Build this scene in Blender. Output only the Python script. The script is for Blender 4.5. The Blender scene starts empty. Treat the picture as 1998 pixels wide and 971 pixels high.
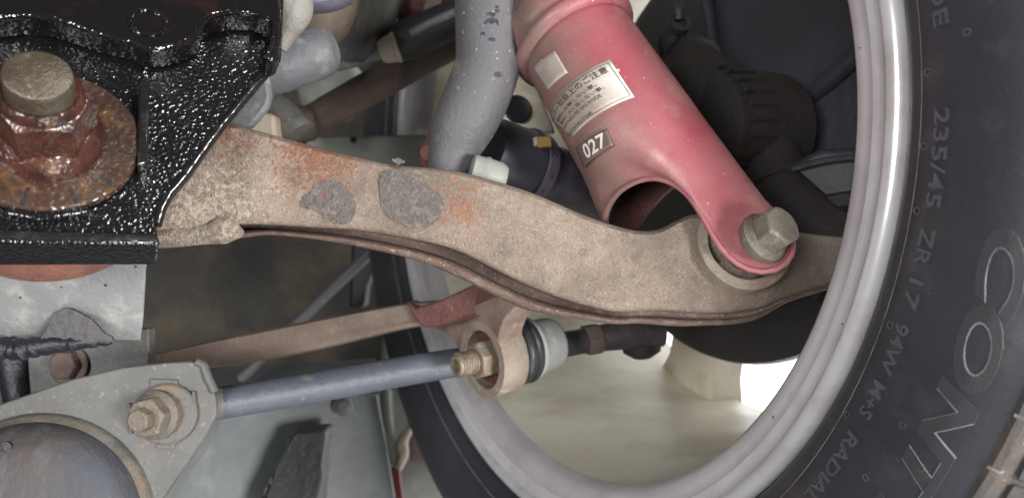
import bpy, bmesh, math, random
from mathutils import Vector, Matrix, noise
import mathutils
random.seed(7)
S = bpy.context.scene
COL = S.collection
# ---------------------------------------------------------------- camera
FPX = 1501.0                       # focal length in pixels of the 1998 px wide photograph
cd = bpy.data.cameras.new('camera'); cam = bpy.data.objects.new('camera', cd); COL.objects.link(cam)
cd.sensor_width = 36; cd.lens = 36 * FPX / 1998
cam.rotation_euler = (math.radians(90), 0, 0)
cd.clip_start = 0.01; cd.clip_end = 100
cd.dof.use_dof = True; cd.dof.focus_distance = 0.325; cd.dof.aperture_fstop = 11
S.camera = cam
# ---------------------------------------------------------------- light
w = bpy.data.worlds.new('World'); S.world = w; w.use_nodes = True
w.node_tree.nodes['Background'].inputs[0].default_value = (0.93, 0.97, 1.0, 1)
w.node_tree.nodes['Background'].inputs[1].default_value = 0.07
def area(name, loc, tgt, size, power, col=(1, 1, 1), size_y=None):
    l = bpy.data.lights.new(name, 'AREA'); l.size = size; l.energy = power; l.color = col
    if size_y: l.shape = 'RECTANGLE'; l.size_y = size_y
    o = bpy.data.objects.new(name, l); COL.objects.link(o); o.location = loc
    o.rotation_euler = (Vector(tgt) - Vector(loc)).to_track_quat('-Z', 'Y').to_euler()
    return o
area('workshop_lamp', (0.62, -0.42, -0.16), (0.02, 0.33, -0.02), 0.30, 12.5, (1.0, 0.985, 0.97), 0.22)
area('left_lamp', (-0.42, -0.62, 0.05), (0.15, 0.45, 0.0), 0.34, 8.0, (1.0, 0.99, 0.98))
area('glint_light', (0.45, -0.10, 0.70), (-0.06, 0.32, 0.0), 0.16, 4.2, (1.0, 0.98, 0.96))  # added lamp, placed to put glints on the black plate and its edge
area('floor_lamp', (0.35, -0.15, -0.85), (0.05, 0.42, -0.02), 0.4, 3.6, (1.0, 0.98, 0.95))
S.view_settings.view_transform = 'Standard'; S.view_settings.look = 'None'
S.view_settings.exposure = 0.46; S.view_settings.gamma = 1
S.cycles.max_bounces = 6

# ---------------------------------------------------------------- helpers
def P(x, y, d):                    # photograph pixel and distance -> place in metres
    return Vector(((x - 999) * d / FPX, d, -(y - 485.5) * d / FPX))
def C(r, g, b, k=1.0):
    def f(v):
        v /= 255
        return (v / 12.92 if v <= .04045 else ((v + .055) / 1.055) ** 2.4) * k
    return (f(r), f(g), f(b), 1)
def mat(name, base, rough=.6, metal=0.0, layers=(), bumps=(), rvar=None, coat=0.0, spec=0.5, stretch=None):
    """layers: (colour, scale, lo, hi, strength[, kind]); bumps: (scale, depth[, kind])"""
    m = bpy.data.materials.new(name); m.use_nodes = True
    nt = m.node_tree; N = nt.nodes; L = nt.links; b = N['Principled BSDF']
    tc = N.new('ShaderNodeTexCoord'); co = tc.outputs['Object']
    if stretch:
        mp = N.new('ShaderNodeMapping'); mp.inputs['Scale'].default_value = stretch; L.new(co, mp.inputs[0]); co = mp.outputs[0]
    def tex(kind, scale, seed, detail=5):
        if kind == 'vor':
            t = N.new('ShaderNodeTexVoronoi'); t.inputs['Scale'].default_value = scale; L.new(co, t.inputs['Vector']); return t.outputs['Distance']
        det = detail
        if kind == 'smooth': det = .6
        t = N.new('ShaderNodeTexNoise'); t.noise_dimensions = '4D'; t.inputs['W'].default_value = seed
        t.inputs['Scale'].default_value = scale; t.inputs['Detail'].default_value = det; t.inputs['Roughness'].default_value = .62
        L.new(co, t.inputs['Vector']); return t.outputs['Fac']
    cur = None
    b.inputs['Base Color'].default_value = base
    for i, ly in enumerate(layers):
        c, sc, lo, hi, st = ly[:5]; kind = ly[5] if len(ly) > 5 else 'noise'
        r = N.new('ShaderNodeMapRange'); r.inputs['From Min'].default_value = lo; r.inputs['From Max'].default_value = hi
        r.inputs['To Max'].default_value = st
        if isinstance(kind, Vector):          # dust lying along one side: distance along a direction, broken up by noise
            dp = N.new('ShaderNodeVectorMath'); dp.operation = 'DOT_PRODUCT'; dp.inputs[1].default_value = kind; L.new(co, dp.inputs[0])
            ad = N.new('ShaderNodeMath'); ad.operation = 'MULTIPLY_ADD'; ad.inputs[1].default_value = .022; L.new(tex('noise', sc, 2.2), ad.inputs[0]); L.new(dp.outputs['Value'], ad.inputs[2])
            L.new(ad.outputs[0], r.inputs['Value'])
        elif isinstance(kind, tuple):         # wear gathered round one spot: (centre, radius)
            ds = N.new('ShaderNodeVectorMath'); ds.operation = 'DISTANCE'; ds.inputs[1].default_value = kind[0]; L.new(co, ds.inputs[0])
            ad = N.new('ShaderNodeMath'); ad.operation = 'MULTIPLY_ADD'; ad.inputs[1].default_value = -.25 / kind[1]; L.new(ds.outputs['Value'], ad.inputs[0]); L.new(tex('noise', sc, i * 3.7 + len(name)), ad.inputs[2])
            L.new(ad.outputs[0], r.inputs['Value'])
        else: L.new(tex(kind, sc, i * 3.7 + len(name)), r.inputs['Value'])
        mx = N.new('ShaderNodeMix'); mx.data_type = 'RGBA'
        L.new(r.outputs[0], mx.inputs['Factor'])
        if cur is None: mx.inputs['A'].default_value = base
        else: L.new(cur, mx.inputs['A'])
        mx.inputs['B'].default_value = c; cur = mx.outputs['Result']
    if cur is not None: L.new(cur, b.inputs['Base Color'])
    b.inputs['Roughness'].default_value = rough; b.inputs['Metallic'].default_value = metal
    b.inputs['Specular IOR Level'].default_value = spec
    b.inputs['Coat Weight'].default_value = coat; b.inputs['Coat Roughness'].default_value = .08
    if rvar:
        r = N.new('ShaderNodeMapRange'); r.inputs['From Min'].default_value = .35; r.inputs['From Max'].default_value = .65
        r.inputs['To Min'].default_value = rvar[1]; r.inputs['To Max'].default_value = rvar[2]
        L.new(tex('noise', rvar[0], 9.1), r.inputs['Value']); L.new(r.outputs[0], b.inputs['Roughness'])
    nrm = None
    for i, bp in enumerate(bumps):
        bu = N.new('ShaderNodeBump'); bu.inputs['Distance'].default_value = bp[1] * 1.5; bu.inputs['Strength'].default_value = 1
        L.new(tex(bp[2] if len(bp) > 2 else 'noise', bp[0], i * 5.3 + 1, 4), bu.inputs['Height'])
        if nrm is not None: L.new(nrm, bu.inputs['Normal'])
        nrm = bu.outputs[0]
    if nrm is not None: L.new(nrm, b.inputs['Normal']); L.new(nrm, b.inputs['Coat Normal'])
    return m

W = {}
def thing(name, label, cat, loc, group=None):
    o = bpy.data.objects.new(name, None); COL.objects.link(o); o.empty_display_size = .01
    o.location = loc; o['label'] = label; o['category'] = cat
    if group: o['group'] = group
    W[o.name] = Vector(loc); return o
def mk(name, geo, m, parent=None, sharp=35, bevel=0, subsurf=0, label=None, solid=None):
    vs, fs = geo
    org = W[parent.name] if parent else Vector((0, 0, 0))
    me = bpy.data.meshes.new(name); me.from_pydata([tuple(Vector(v) - org) for v in vs], [], fs)
    bm = bmesh.new(); bm.from_mesh(me); bmesh.ops.remove_doubles(bm, verts=bm.verts, dist=1e-6)
    bmesh.ops.recalc_face_normals(bm, faces=bm.faces); bm.to_mesh(me); bm.free()
    for p in me.polygons: p.use_smooth = True
    if sharp: me.set_sharp_from_angle(angle=math.radians(sharp))
    me.materials.append(m)
    o = bpy.data.objects.new(name, me); COL.objects.link(o)
    if parent: o.parent = parent
    W[o.name] = org
    if label: o['label'] = label
    if solid: k = o.modifiers.new('solid', 'SOLIDIFY'); k.thickness = solid; k.offset = -1
    if bevel: k = o.modifiers.new('bevel', 'BEVEL'); k.width = bevel; k.segments = 2; k.limit_method = 'ANGLE'; k.angle_limit = math.radians(35); k.harden_normals = False
    if subsurf: k = o.modifiers.new('subsurf', 'SUBSURF'); k.levels = subsurf; k.render_levels = subsurf
    return o
def struct(o, kind='structure'): o['kind'] = kind; return o
def join(*geos):
    V, F = [], []
    for v, f in geos:
        n = len(V); V += list(v); F += [tuple(i + n for i in q) for q in f]
    return V, F
def cr(pts, n):                     # Catmull-Rom through tuples
    pts = [tuple(p) for p in pts]; out = []
    e = [tuple(2 * a - b for a, b in zip(pts[0], pts[1]))] + pts + [tuple(2 * a - b for a, b in zip(pts[-1], pts[-2]))]
    for i in range(1, len(e) - 2):
        for k in range(n):
            t = k / n
            out.append(tuple(.5 * (2 * b + (c - a) * t + (2 * a - 5 * b + 4 * c - d) * t * t + (3 * b - a - 3 * c + d) * t ** 3)
                             for a, b, c, d in zip(e[i - 1], e[i], e[i + 1], e[i + 2])))
    out.append(pts[-1]); return out
def loft(loops, cap=True, closed=True):
    V = []; F = []; n = len(loops[0])
    for l in loops: V += [Vector(p) for p in l]
    for i in range(len(loops) - 1):
        for j in range(n if closed else n - 1):
            k = (j + 1) % n; F.append((i * n + j, i * n + k, (i + 1) * n + k, (i + 1) * n + j))
    if cap and closed:
        F.append(tuple(range(n))); F.append(tuple(range((len(loops) - 1) * n, len(loops) * n)))
    return V, F
def frame(ax):
    a = Vector(ax).normalized(); h = Vector((0, 0, 1)) if abs(a.z) < .9 else Vector((1, 0, 0))
    e1 = a.cross(h).normalized(); return a, e1, a.cross(e1).normalized()
def lathe(o, ax, prof, seg=48, cap=True):
    a, e1, e2 = frame(ax)
    return loft([[Vector(o) + a * h + (e1 * math.cos(2 * math.pi * k / seg) + e2 * math.sin(2 * math.pi * k / seg)) * r
                  for k in range(seg)] for r, h in prof], cap)
def ring(o, ax, prof, seg=48):      # closed profile revolved
    a, e1, e2 = frame(ax); n = len(prof); V = []; F = []
    for k in range(seg):
        c, s = math.cos(2 * math.pi * k / seg), math.sin(2 * math.pi * k / seg)
        V += [Vector(o) + a * h + (e1 * c + e2 * s) * r for r, h in prof]
    for k in range(seg):
        q = (k + 1) % seg
        for i in range(n):
            j = (i + 1) % n; F.append((k * n + i, k * n + j, q * n + j, q * n + i))
    return V, F
def tube(pts, rad, seg=20, sq=None, cap=True):
    pts = [Vector(p) for p in pts]; n = len(pts)
    if not isinstance(rad, (list, tuple)): rad = [rad] * n
    loops = []; e1 = None
    for i, p in enumerate(pts):
        t = (pts[min(i + 1, n - 1)] - pts[max(i - 1, 0)]).normalized()
        if e1 is None: _, e1, _ = frame(t)
        e1 = (e1 - t * e1.dot(t)).normalized(); e2 = t.cross(e1)
        loops.append([p + (e1 * math.cos(2 * math.pi * k / seg) + e2 * math.sin(2 * math.pi * k / seg)) * rad[i] for k in range(seg)])
    return loft(loops, cap)
def ptube(pix, seg=20, n=6):        # pix: (x, y, d, radius in metres)
    q = cr(pix, n); return tube([P(a, b, c) for a, b, c, _ in q], [r for *_, r in q], seg)
def prism(front, back):             # polygon of points, pushed by a vector
    n = len(front); back = Vector(back); V = [Vector(p) for p in front] + [Vector(p) + back for p in front]
    F = [tuple(range(n)), tuple(range(2 * n - 1, n - 1, -1))]
    F += [(i, (i + 1) % n, (i + 1) % n + n, i + n) for i in range(n)]
    return V, F
def plane_pt(x, y, p0, nrm):        # where the sight line of a pixel meets a plane
    d = P(x, y, 1.0); return d * (nrm.dot(p0) / nrm.dot(d))
def hexbolt(o, ax, r, h0, h1, seg=48, rot=0.0, chamfer=.5):
    a, e1, e2 = frame(ax); loops = []
    ri = r * math.cos(math.pi / 6)
    def hr(th): 
        q = (th % (math.pi / 3)) - math.pi / 6; return ri / math.cos(q)
    def lp(fr, fh): 
        out = []
        for k in range(seg):
            th = 2 * math.pi * k / seg; R = hr(th); rr = fr(R); hh = fh(R)
            out.append(Vector(o) + a * hh + (e1 * math.cos(th + rot) + e2 * math.sin(th + rot)) * rr)
        return out
    loops.append(lp(lambda R: R, lambda R: h0))
    loops.append(lp(lambda R: R, lambda R: h1 - chamfer * (R - ri) * 1.3 - .0006))
    loops.append(lp(lambda R: ri * .95, lambda R: h1))
    return loft(loops)

# ---------------------------------------------------------------- materials
M = {}
AW = P(900, 480, .345)
M['arm'] = mat('weathered_forging', C(143, 127, 113), .6, .0,
    [(C(96, 84, 75), 22, .40, .58, .75), (C(150, 139, 127), 90, .52, .66, .45), (C(112, 86, 66), 60, .56, .70, .5), (C(132, 90, 64), 190, .36, .50, .55, (P(640, 305, .322) - AW, .030)), (C(116, 70, 44), 520, .40, .48, .8, (P(610, 300, .322) - AW, .034)),
     (C(136, 86, 54), 300, .38, .48, .65, (P(900, 400, .327) - AW, .022)), (C(198, 188, 172), 420, .36, .50, .6, (P(400, 425, .315) - AW, .034)), (C(120, 78, 52), 300, .38, .48, .7, (P(450, 260, .318) - AW, .02)),
     (C(84, 70, 63), 950, .53, .66, .55), (C(200, 190, 177), 1100, .58, .69, .5), (C(92, 78, 70), 140, .58, .70, .6)],
    [(420, .0012), (1500, .0007), (90, .0007)])
M['arm_low'] = mat('purple_rusty_forging', C(104, 86, 76), .66, 0,
    [(C(88, 68, 64), 70, .42, .62, .8), (C(144, 126, 116), 200, .52, .68, .6), (C(196, 184, 170), 900, .60, .67, .8)], [(420, .0006), (1300, .0004)])
M['patch'] = mat('dark_grey_scab', C(82, 75, 71), .45, 0, [(C(112, 102, 95), 300, .5, .64, .7), (C(112, 56, 48), 140, .60, .70, .7), (C(58, 53, 50), 500, .5, .66, .7)], [(330, .0012), (900, .0006)])
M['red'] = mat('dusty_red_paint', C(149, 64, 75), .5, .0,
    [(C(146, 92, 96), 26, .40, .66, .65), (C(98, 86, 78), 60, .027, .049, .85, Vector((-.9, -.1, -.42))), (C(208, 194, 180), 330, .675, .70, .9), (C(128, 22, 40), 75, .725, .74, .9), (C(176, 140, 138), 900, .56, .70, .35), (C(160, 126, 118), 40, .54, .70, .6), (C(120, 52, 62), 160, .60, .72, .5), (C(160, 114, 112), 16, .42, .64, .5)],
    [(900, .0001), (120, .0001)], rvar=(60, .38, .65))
M['red_dull'] = mat('machined_dull_red', C(158, 88, 96), .6, 0, [(C(176, 120, 120), 60, .45, .65, .6), (C(215, 195, 185), 420, .66, .7, .7)], [(700, .00006)])
M['black'] = mat('glossy_black_coating', C(14, 14, 16), .2, 0, [(C(24, 24, 27), 60, .5, .7, .6), (C(40, 26, 20), 45, .68, .76, .4)],
    [(700, .00036, 'smooth'), (1400, .00006, 'smooth'), (24, .0016, 'smooth')], coat=.4, spec=.5)
M['black_smooth'] = mat('oily_black_coating', C(14, 12, 12), .16, 0, [(C(40, 24, 20), 40, .56, .70, .7)], [(60, .0006, 'smooth'), (620, .00022, 'smooth')], coat=.5)
M['black_gloss'] = mat('worn_glossy_black_edge', C(22, 21, 21), .24, 0, [(C(60, 56, 54), 160, .54, .68, .6)], [(260, .00025, 'smooth')], coat=1.0)
M['rust_oily'] = mat('oily_rusted_steel', C(66, 50, 40), .3, .1, [(C(56, 36, 30), 60, .42, .6, .8), (C(120, 86, 56), 90, .54, .7, .75), (C(52, 34, 30), 300, .56, .7, .6)], [(480, .00035, 'smooth'), (90, .0004)], coat=.4)
M['rust_nut'] = mat('dark_red_wet_nut', C(72, 40, 32), .3, .1, [(C(40, 24, 20), 80, .42, .6, .85), (C(108, 78, 54), 140, .55, .7, .7)], [(110, .0006), (500, .0003, 'smooth')], coat=.35)
M['stud'] = mat('worn_olive_stud', C(80, 74, 62), .3, .3, [(C(66, 50, 40), 70, .40, .60, .85), (C(138, 136, 120), 240, .58, .7, .6), (C(90, 52, 34), 120, .56, .68, .7)], [(260, .0004), (800, .0003)], coat=.4)
M['rust'] = mat('matte_rust', C(120, 78, 66), .75, 0, [(C(142, 98, 64), 50, .5, .66, .7), (C(88, 58, 52), 140, .5, .7, .7), (C(60, 46, 44), 500, .58, .68, .7)], [(400, .0007), (1200, .0004)])
M['grey'] = mat('pale_grey_coated_steel', C(112, 114, 114), .5, .0, [(C(102, 102, 102), 40, .42, .62, .7), (C(146, 144, 139), 90, .52, .66, .6), (C(84, 78, 72), 200, .64, .70, .8), (C(130, 106, 96), 50, .60, .74, .6)], [(260, .0003), (900, .0002)])
M['grey_b'] = mat('grey_bracket_steel', C(88, 89, 88), .55, .0, [(C(78, 77, 75), 30, .40, .60, .8), (C(118, 100, 80), 34, .56, .72, .7), (C(132, 131, 126), 360, .58, .70, .6), (C(70, 64, 58), 500, .6, .68, .6)], [(300, .0003), (60, .0004)])
M['rust_lip'] = mat('rust_stained_lip', C(98, 90, 80), .65, 0, [(C(88, 90, 90), 40, .42, .58, .9), (C(120, 92, 66), 80, .54, .66, .75), (C(66, 60, 55), 400, .56, .66, .7)], [(300, .0005)])
M['bush_blue'] = mat('blue_grey_rubberised_tube', C(60, 63, 70), .62, .0, [(C(70, 62, 58), 26, .45, .65, .8), (C(96, 97, 102), 70, .52, .72, .6), (C(48, 48, 52), 150, .58, .7, .7)], [(130, .0006), (600, .0003)], stretch=(1, 1, .35))
M['bar'] = mat('blue_grey_bar_paint', C(78, 77, 80), .6, 0, [(C(80, 78, 82), 26, .4, .60, .75), (C(128, 116, 104), 45, .56, .70, .65), (C(172, 168, 162), 420, .645, .69, .85), (C(74, 70, 72), 160, .60, .70, .6)], [(300, .0004), (60, .0005)])
M['bar_lo'] = mat('darker_bar_paint', C(98, 96, 102), .48, 0, [(C(78, 75, 82), 40, .4, .62, .7), (C(180, 174, 168), 420, .66, .70, .8)], [(300, .00035)])
M['chip'] = mat('black_paint_chip', C(28, 29, 36), .4, 0, [], [(500, .0004)])
M['rod'] = mat('slate_blue_rod_paint', C(76, 80, 88), .5, 0, [(C(68, 73, 82), 50, .42, .62, .7), (C(128, 118, 106), 70, .62, .74, .6), (C(120, 124, 132), 300, .6, .7, .5)], [(260, .0004)])
M['rod_dark'] = mat('dark_rod_end', C(60, 56, 62), .55, 0, [(C(92, 74, 62), 60, .50, .66, .8)], [(200, .0005)])
M['brown'] = mat('brown_dusty_steel', C(98, 84, 75), .7, 0, [(C(80, 66, 58), 40, .42, .64, .7), (C(120, 107, 95), 120, .55, .7, .5)], [(260, .0004), (900, .0003)])
M['brown_red'] = mat('dark_red_cast_face', C(88, 52, 46), .75, 0, [(C(66, 38, 36), 60, .42, .62, .7), (C(130, 92, 84), 240, .64, .72, .6)], [(180, .0014), (600, .0005)])
M['eye'] = mat('pale_tan_eye_steel', C(138, 130, 117), .62, 0, [(C(124, 104, 92), 45, .42, .60, .85), (C(190, 182, 164), 90, .55, .7, .6), (C(96, 80, 72), 700, .58, .68, .5)], [(420, .0004), (1200, .0003)])
M['eye_web'] = mat('brown_eye_web_steel', C(126, 108, 98), .66, 0, [(C(100, 78, 70), 45, .42, .60, .85), (C(154, 140, 124), 90, .55, .7, .6)], [(420, .0004), (1200, .0003)])
M['nut'] = mat('tan_zinc_nut', C(126, 116, 101), .45, .1, [(C(110, 92, 76), 80, .42, .62, .8), (C(172, 163, 144), 220, .56, .7, .6), (C(84, 68, 56), 500, .6, .68, .6)], [(300, .0004)])
M['bolt'] = mat('dusty_olive_bolt', C(112, 106, 96), .55, .1, [(C(96, 84, 73), 60, .42, .62, .8), (C(166, 159, 143), 320, .58, .7, .6), (C(84, 68, 56), 500, .58, .68, .7)], [(400, .0004), (1000, .0003)])
M['rubber'] = mat('black_bush_rubber', C(48, 48, 50), .42, 0, [(C(76, 74, 74), 200, .56, .7, .5)], [(160, .0003)])
M['cap'] = mat('grey_bush_cap', C(150, 152, 150), .55, 0, [(C(124, 126, 124), 60, .45, .65, .6), (C(178, 180, 174), 160, .56, .7, .5)], [(320, .0002)])
M['boot'] = mat('violet_black_boot_rubber', C(62, 58, 72), .45, 0, [(C(48, 44, 54), 40, .45, .65, .7), (C(120, 116, 124), 420, .68, .72, .6)], [(200, .0002)])
M['clamp'] = mat('lavender_grey_band', C(108, 102, 118), .4, .3, [(C(86, 80, 94), 60, .45, .65, .6)], [(160, .0002)])
M['yellow'] = mat('yellow_paint_mark', C(136, 108, 52), .5, 0, [(C(130, 100, 60), 200, .5, .6, .7)])
M['white'] = mat('off_white_plastic', C(126, 128, 122), .5, 0, [(C(128, 126, 116), 60, .5, .7, .6)], [(200, .0002)])
M['cream'] = mat('cream_wheel_paint', C(216, 212, 196), .5, 0,
    [(C(196, 188, 164), 9, .45, .65, .7), (C(134, 112, 86), 8, .50, .70, .8), (C(228, 226, 216), 30, .55, .7, .4), (C(110, 96, 80), 160, .66, .71, .7)], [(90, .0001)], stretch=(.5, .7, 2.2))
M['rim_mauve'] = mat('mauve_grey_rim_paint', C(188, 184, 186), .42, .0, [(C(168, 161, 164), 20, .42, .62, .8), (C(160, 150, 146), 60, .60, .74, .6), (C(120, 106, 108), 420, .70, .73, .7)], [(500, .00004)])
M['rim_grey'] = mat('pale_rim_flange_paint', C(198, 196, 199), .42, .0, [(C(176, 172, 176), 30, .42, .62, .8), (C(140, 130, 124), 300, .66, .72, .7)], [(500, .00004)])
M['lip'] = mat('bright_rim_lip', C(214, 212, 214), .26, .35, [(C(184, 176, 172), 40, .50, .68, .7), (C(150, 130, 112), 200, .68, .74, .7)], [(300, .00005)])
M['tyre'] = mat('tyre_sidewall_rubber', C(55, 55, 61), .42, 0, [(C(46, 46, 51), 14, .42, .64, .8), (C(74, 73, 79), 50, .54, .7, .5), (C(98, 80, 66), 18, .60, .76, .5), (C(110, 106, 104), 120, .66, .72, .4), (C(160, 156, 152), 500, .725, .74, .7)], [(500, .00006), (45, .0002)])
M['tyre_shoulder'] = mat('brown_scuffed_shoulder_rubber', C(60, 57, 56), .6, 0, [(C(92, 76, 62), 34, .48, .66, .8), (C(50, 49, 50), 70, .5, .66, .7), (C(150, 142, 134), 260, .68, .72, .7)], [(300, .0004)])
M['letter'] = mat('raised_tyre_rubber', C(80, 80, 85), .42, 0, [(C(70, 70, 74), 200, .45, .6, .6)], [(500, .0001)])
M['letter_fill'] = mat('ribbed_letter_rubber', C(50, 53, 55), .55, 0, [], [(1400, .0001)])
M['letter_edge'] = mat('scuffed_letter_edge', C(120, 119, 122), .45, 0, [(C(80, 80, 82), 90, .48, .6, .8)])
M['tread'] = mat('dusty_tread_rubber', C(62, 60, 59), .7, 0, [(C(48, 46, 45), 60, .45, .65, .7), (C(92, 80, 70), 40, .58, .72, .6)], [(300, .0003)])
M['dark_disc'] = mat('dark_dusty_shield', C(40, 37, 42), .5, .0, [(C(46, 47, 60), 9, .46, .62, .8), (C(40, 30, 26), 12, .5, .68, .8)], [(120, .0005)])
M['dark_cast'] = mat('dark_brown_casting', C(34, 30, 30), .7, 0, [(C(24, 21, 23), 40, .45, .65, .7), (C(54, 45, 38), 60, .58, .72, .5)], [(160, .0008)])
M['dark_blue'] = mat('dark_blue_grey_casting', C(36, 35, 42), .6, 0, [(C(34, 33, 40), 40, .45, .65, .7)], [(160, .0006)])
M['pan'] = mat('dark_floor_pan', C(60, 57, 53), .8, 0, [(C(40, 38, 35), 12, .44, .62, .8), (C(98, 88, 70), 7, .48, .64, .7)], [(60, .001)])
M['panel'] = mat('grey_green_undertray', C(92, 97, 99), .45, 0, [(C(70, 74, 77), 14, .42, .62, .7), (C(116, 120, 116), 30, .55, .7, .5), (C(132, 134, 128), 300, .66, .72, .5)], [(80, .0003)])
M['slot'] = mat('black_scaled_rubber', C(54, 55, 58), .5, 0, [(C(96, 98, 100), 200, .58, .7, .7)], [(140, .0012)])
M['liner'] = mat('greenish_white_liner', C(128, 131, 124), .6, 0, [(C(104, 106, 98), 20, .42, .62, .7), (C(152, 154, 146), 40, .55, .7, .5)], [(60, .0006)])
M['seam'] = mat('brown_purple_seam_steel', C(108, 96, 94), .65, 0, [(C(84, 70, 68), 24, .42, .62, .7), (C(140, 132, 120), 40, .56, .7, .5)], [(120, .0008)])
M['beige'] = mat('beige_dusty_rubber', C(116, 104, 92), .7, 0, [(C(88, 78, 68), 30, .40, .60, .8), (C(140, 130, 118), 120, .56, .7, .6)], [(120, .0006)])
M['spoke'] = mat('dusty_brown_spoke_paint', C(186, 178, 160), .55, 0, [(C(122, 102, 82), 12, .46, .66, .7), (C(176, 166, 152), 60, .55, .7, .5)], [(90, .0002)])
M['fibre'] = mat('dark_grey_ribbed_rubber', C(78, 78, 74), .75, 0, [(C(58, 56, 54), 60, .42, .62, .8), (C(104, 104, 98), 160, .56, .7, .5)], [(110, .0012)], stretch=(1, 1, .25))
M['castwhite'] = mat('chalky_white_casting', C(132, 130, 124), .6, 0, [(C(118, 112, 102), 50, .46, .62, .85), (C(124, 98, 68), 90, .58, .68, .75)], [(160, .0009)])
M['ltgrey'] = mat('light_blue_grey_steel', C(102, 105, 108), .55, 0, [(C(84, 86, 90), 36, .40, .60, .8), (C(142, 143, 140), 110, .54, .68, .6), (C(100, 86, 72), 60, .60, .72, .6)], [(160, .0006)])
M['torn'] = mat('torn_dark_underlayer', C(56, 55, 60), .55, 0, [(C(84, 78, 80), 40, .5, .66, .7), (C(36, 35, 38), 200, .56, .68, .7)], [(160, .0008)])
M['clip'] = mat('beige_plastic_clip', C(168, 156, 140), .6, 0, [(C(146, 134, 118), 60, .45, .65, .6)])
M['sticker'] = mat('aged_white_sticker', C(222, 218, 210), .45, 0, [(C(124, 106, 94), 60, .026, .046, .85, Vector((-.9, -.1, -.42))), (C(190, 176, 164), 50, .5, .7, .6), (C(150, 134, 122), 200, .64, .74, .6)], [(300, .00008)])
M['sticker_dull'] = mat('dusty_silver_sticker', C(166, 156, 148), .5, .1, [(C(140, 128, 120), 60, .45, .65, .7)], [(300, .00008)])
M['ink'] = mat('faded_black_print', C(64, 58, 56), .6)
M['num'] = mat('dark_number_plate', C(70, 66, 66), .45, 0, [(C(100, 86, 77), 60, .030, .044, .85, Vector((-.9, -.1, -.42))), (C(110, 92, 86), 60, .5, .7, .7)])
M['numink'] = mat('pale_number_print', C(214, 206, 200), .5)
M['redpaint'] = mat('deep_red_strip', C(104, 44, 42), .6, 0, [(C(110, 40, 40), 60, .45, .65, .6)])

# ================================================================ SETTING
# open daylight beyond the wheel
V, F = [], []
for i in range(13):
    for j in range(9):
        az = math.radians(8 + i * 6.5); el = math.radians(-60 + j * 15)
        V.append(Vector((.2, .6, 0)) + Vector((math.sin(az) * math.cos(el), math.cos(az) * math.cos(el), math.sin(el))) * 4)
for i in range(12):
    for j in range(8): F.append((i * 9 + j, i * 9 + j + 1, (i + 1) * 9 + j + 1, (i + 1) * 9 + j))
sm = bpy.data.materials.new('bright_overcast_sky'); sm.use_nodes = True
nt = sm.node_tree; nt.nodes.clear(); e = nt.nodes.new('ShaderNodeEmission'); e.inputs[0].default_value = (.97, .98, 1, 1); e.inputs[1].default_value = 2.4
o_ = nt.nodes.new('ShaderNodeOutputMaterial'); nt.links.new(e.outputs[0], o_.inputs[0])
struct(mk('sky', (V, F), sm))

# car floor and inner wing behind everything
def slab(name, pix, m, th=.004, parent=None, **k):
    f = [P(*p) for p in pix]; return mk(name, prism(f, (0, th, 0)), m, parent, **k)
struct(slab('underbody_floor', [(-500, -600, 1.0), (1010, -600, 1.1), (960, 760, 1.1), (-500, 760, .9)], M['pan']))
struct(slab('wheel_well', [(560, -900, .55), (2300, -900, .62), (2100, -230, .62), (560, -170, .55)], M['dark_blue'], .01))

# ================================================================ WHEEL
WC = Vector((0.02110818, 0.4749118, 0.06213198)); yaw, pit = 1.03102699, 0.04081817
WN = Vector((math.sin(yaw) * math.cos(pit), math.cos(yaw) * math.cos(pit), math.sin(pit)))
WU = WN.cross(Vector((0, 0, 1))).normalized(); WV = WU.cross(WN)
def wp(t, r, a): t = math.radians(t); return WC + (WU * math.cos(t) + WV * math.sin(t)) * r + WN * a
def wlathe(prof, seg=160, closed=False):
    loops = [[wp(k * 360 / seg, r, a) for r, a in prof] for k in range(seg)]; V = []; F = []; n = len(prof)
    for l in loops: V += l
    for k in range(seg):
        q = (k + 1) % seg
        for i in range(n if closed else n - 1):
            j = (i + 1) % n; F.append((k * n + i, k * n + j, q * n + j, q * n + i))
    return V, F
wheel = thing('wheel', 'road wheel with black tyre, pale rim and cream barrel filling the right of the frame', 'wheel', wp(-90, .30, .1))
lip = [(.2322, .0065), (.2337, .0035), (.2339, .0008), (.2333, -.0014), (.2320, -.0029), (.2300, -.0037), (.2280, -.0036), (.2264, -.0024), (.2254, -.0010), (.2250, -.0006)]
mk('rim_lip', wlathe(lip), M['lip'], wheel)
rim = mk('rim_flange', wlathe([(.2250, -.0006), (.2244, .0004), (.2210, .0016), (.2180, .0030)]), M['rim_grey'], wheel, sharp=50)
mk('bead_seat', wlathe([(.2180, .0030), (.2172, .0042), (.2135, .0050), (.2092, .0068), (.2062, .0105), (.2047, .0180)]), M['rim_mauve'], wheel, sharp=60)
mk('barrel', wlathe([(.2047, .0180), (.2035, .035), (.1985, .07), (.1945, .12), (.1935, .17), (.197, .205), (.212, .222), (.217, .22), (.205, .2), (.20, .17), (.203, .07), (.208, .03), (.2115, .014), (.217, .0095), (.224, .0075), (.2325, .004)]), M['cream'], wheel, sharp=0)
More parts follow.
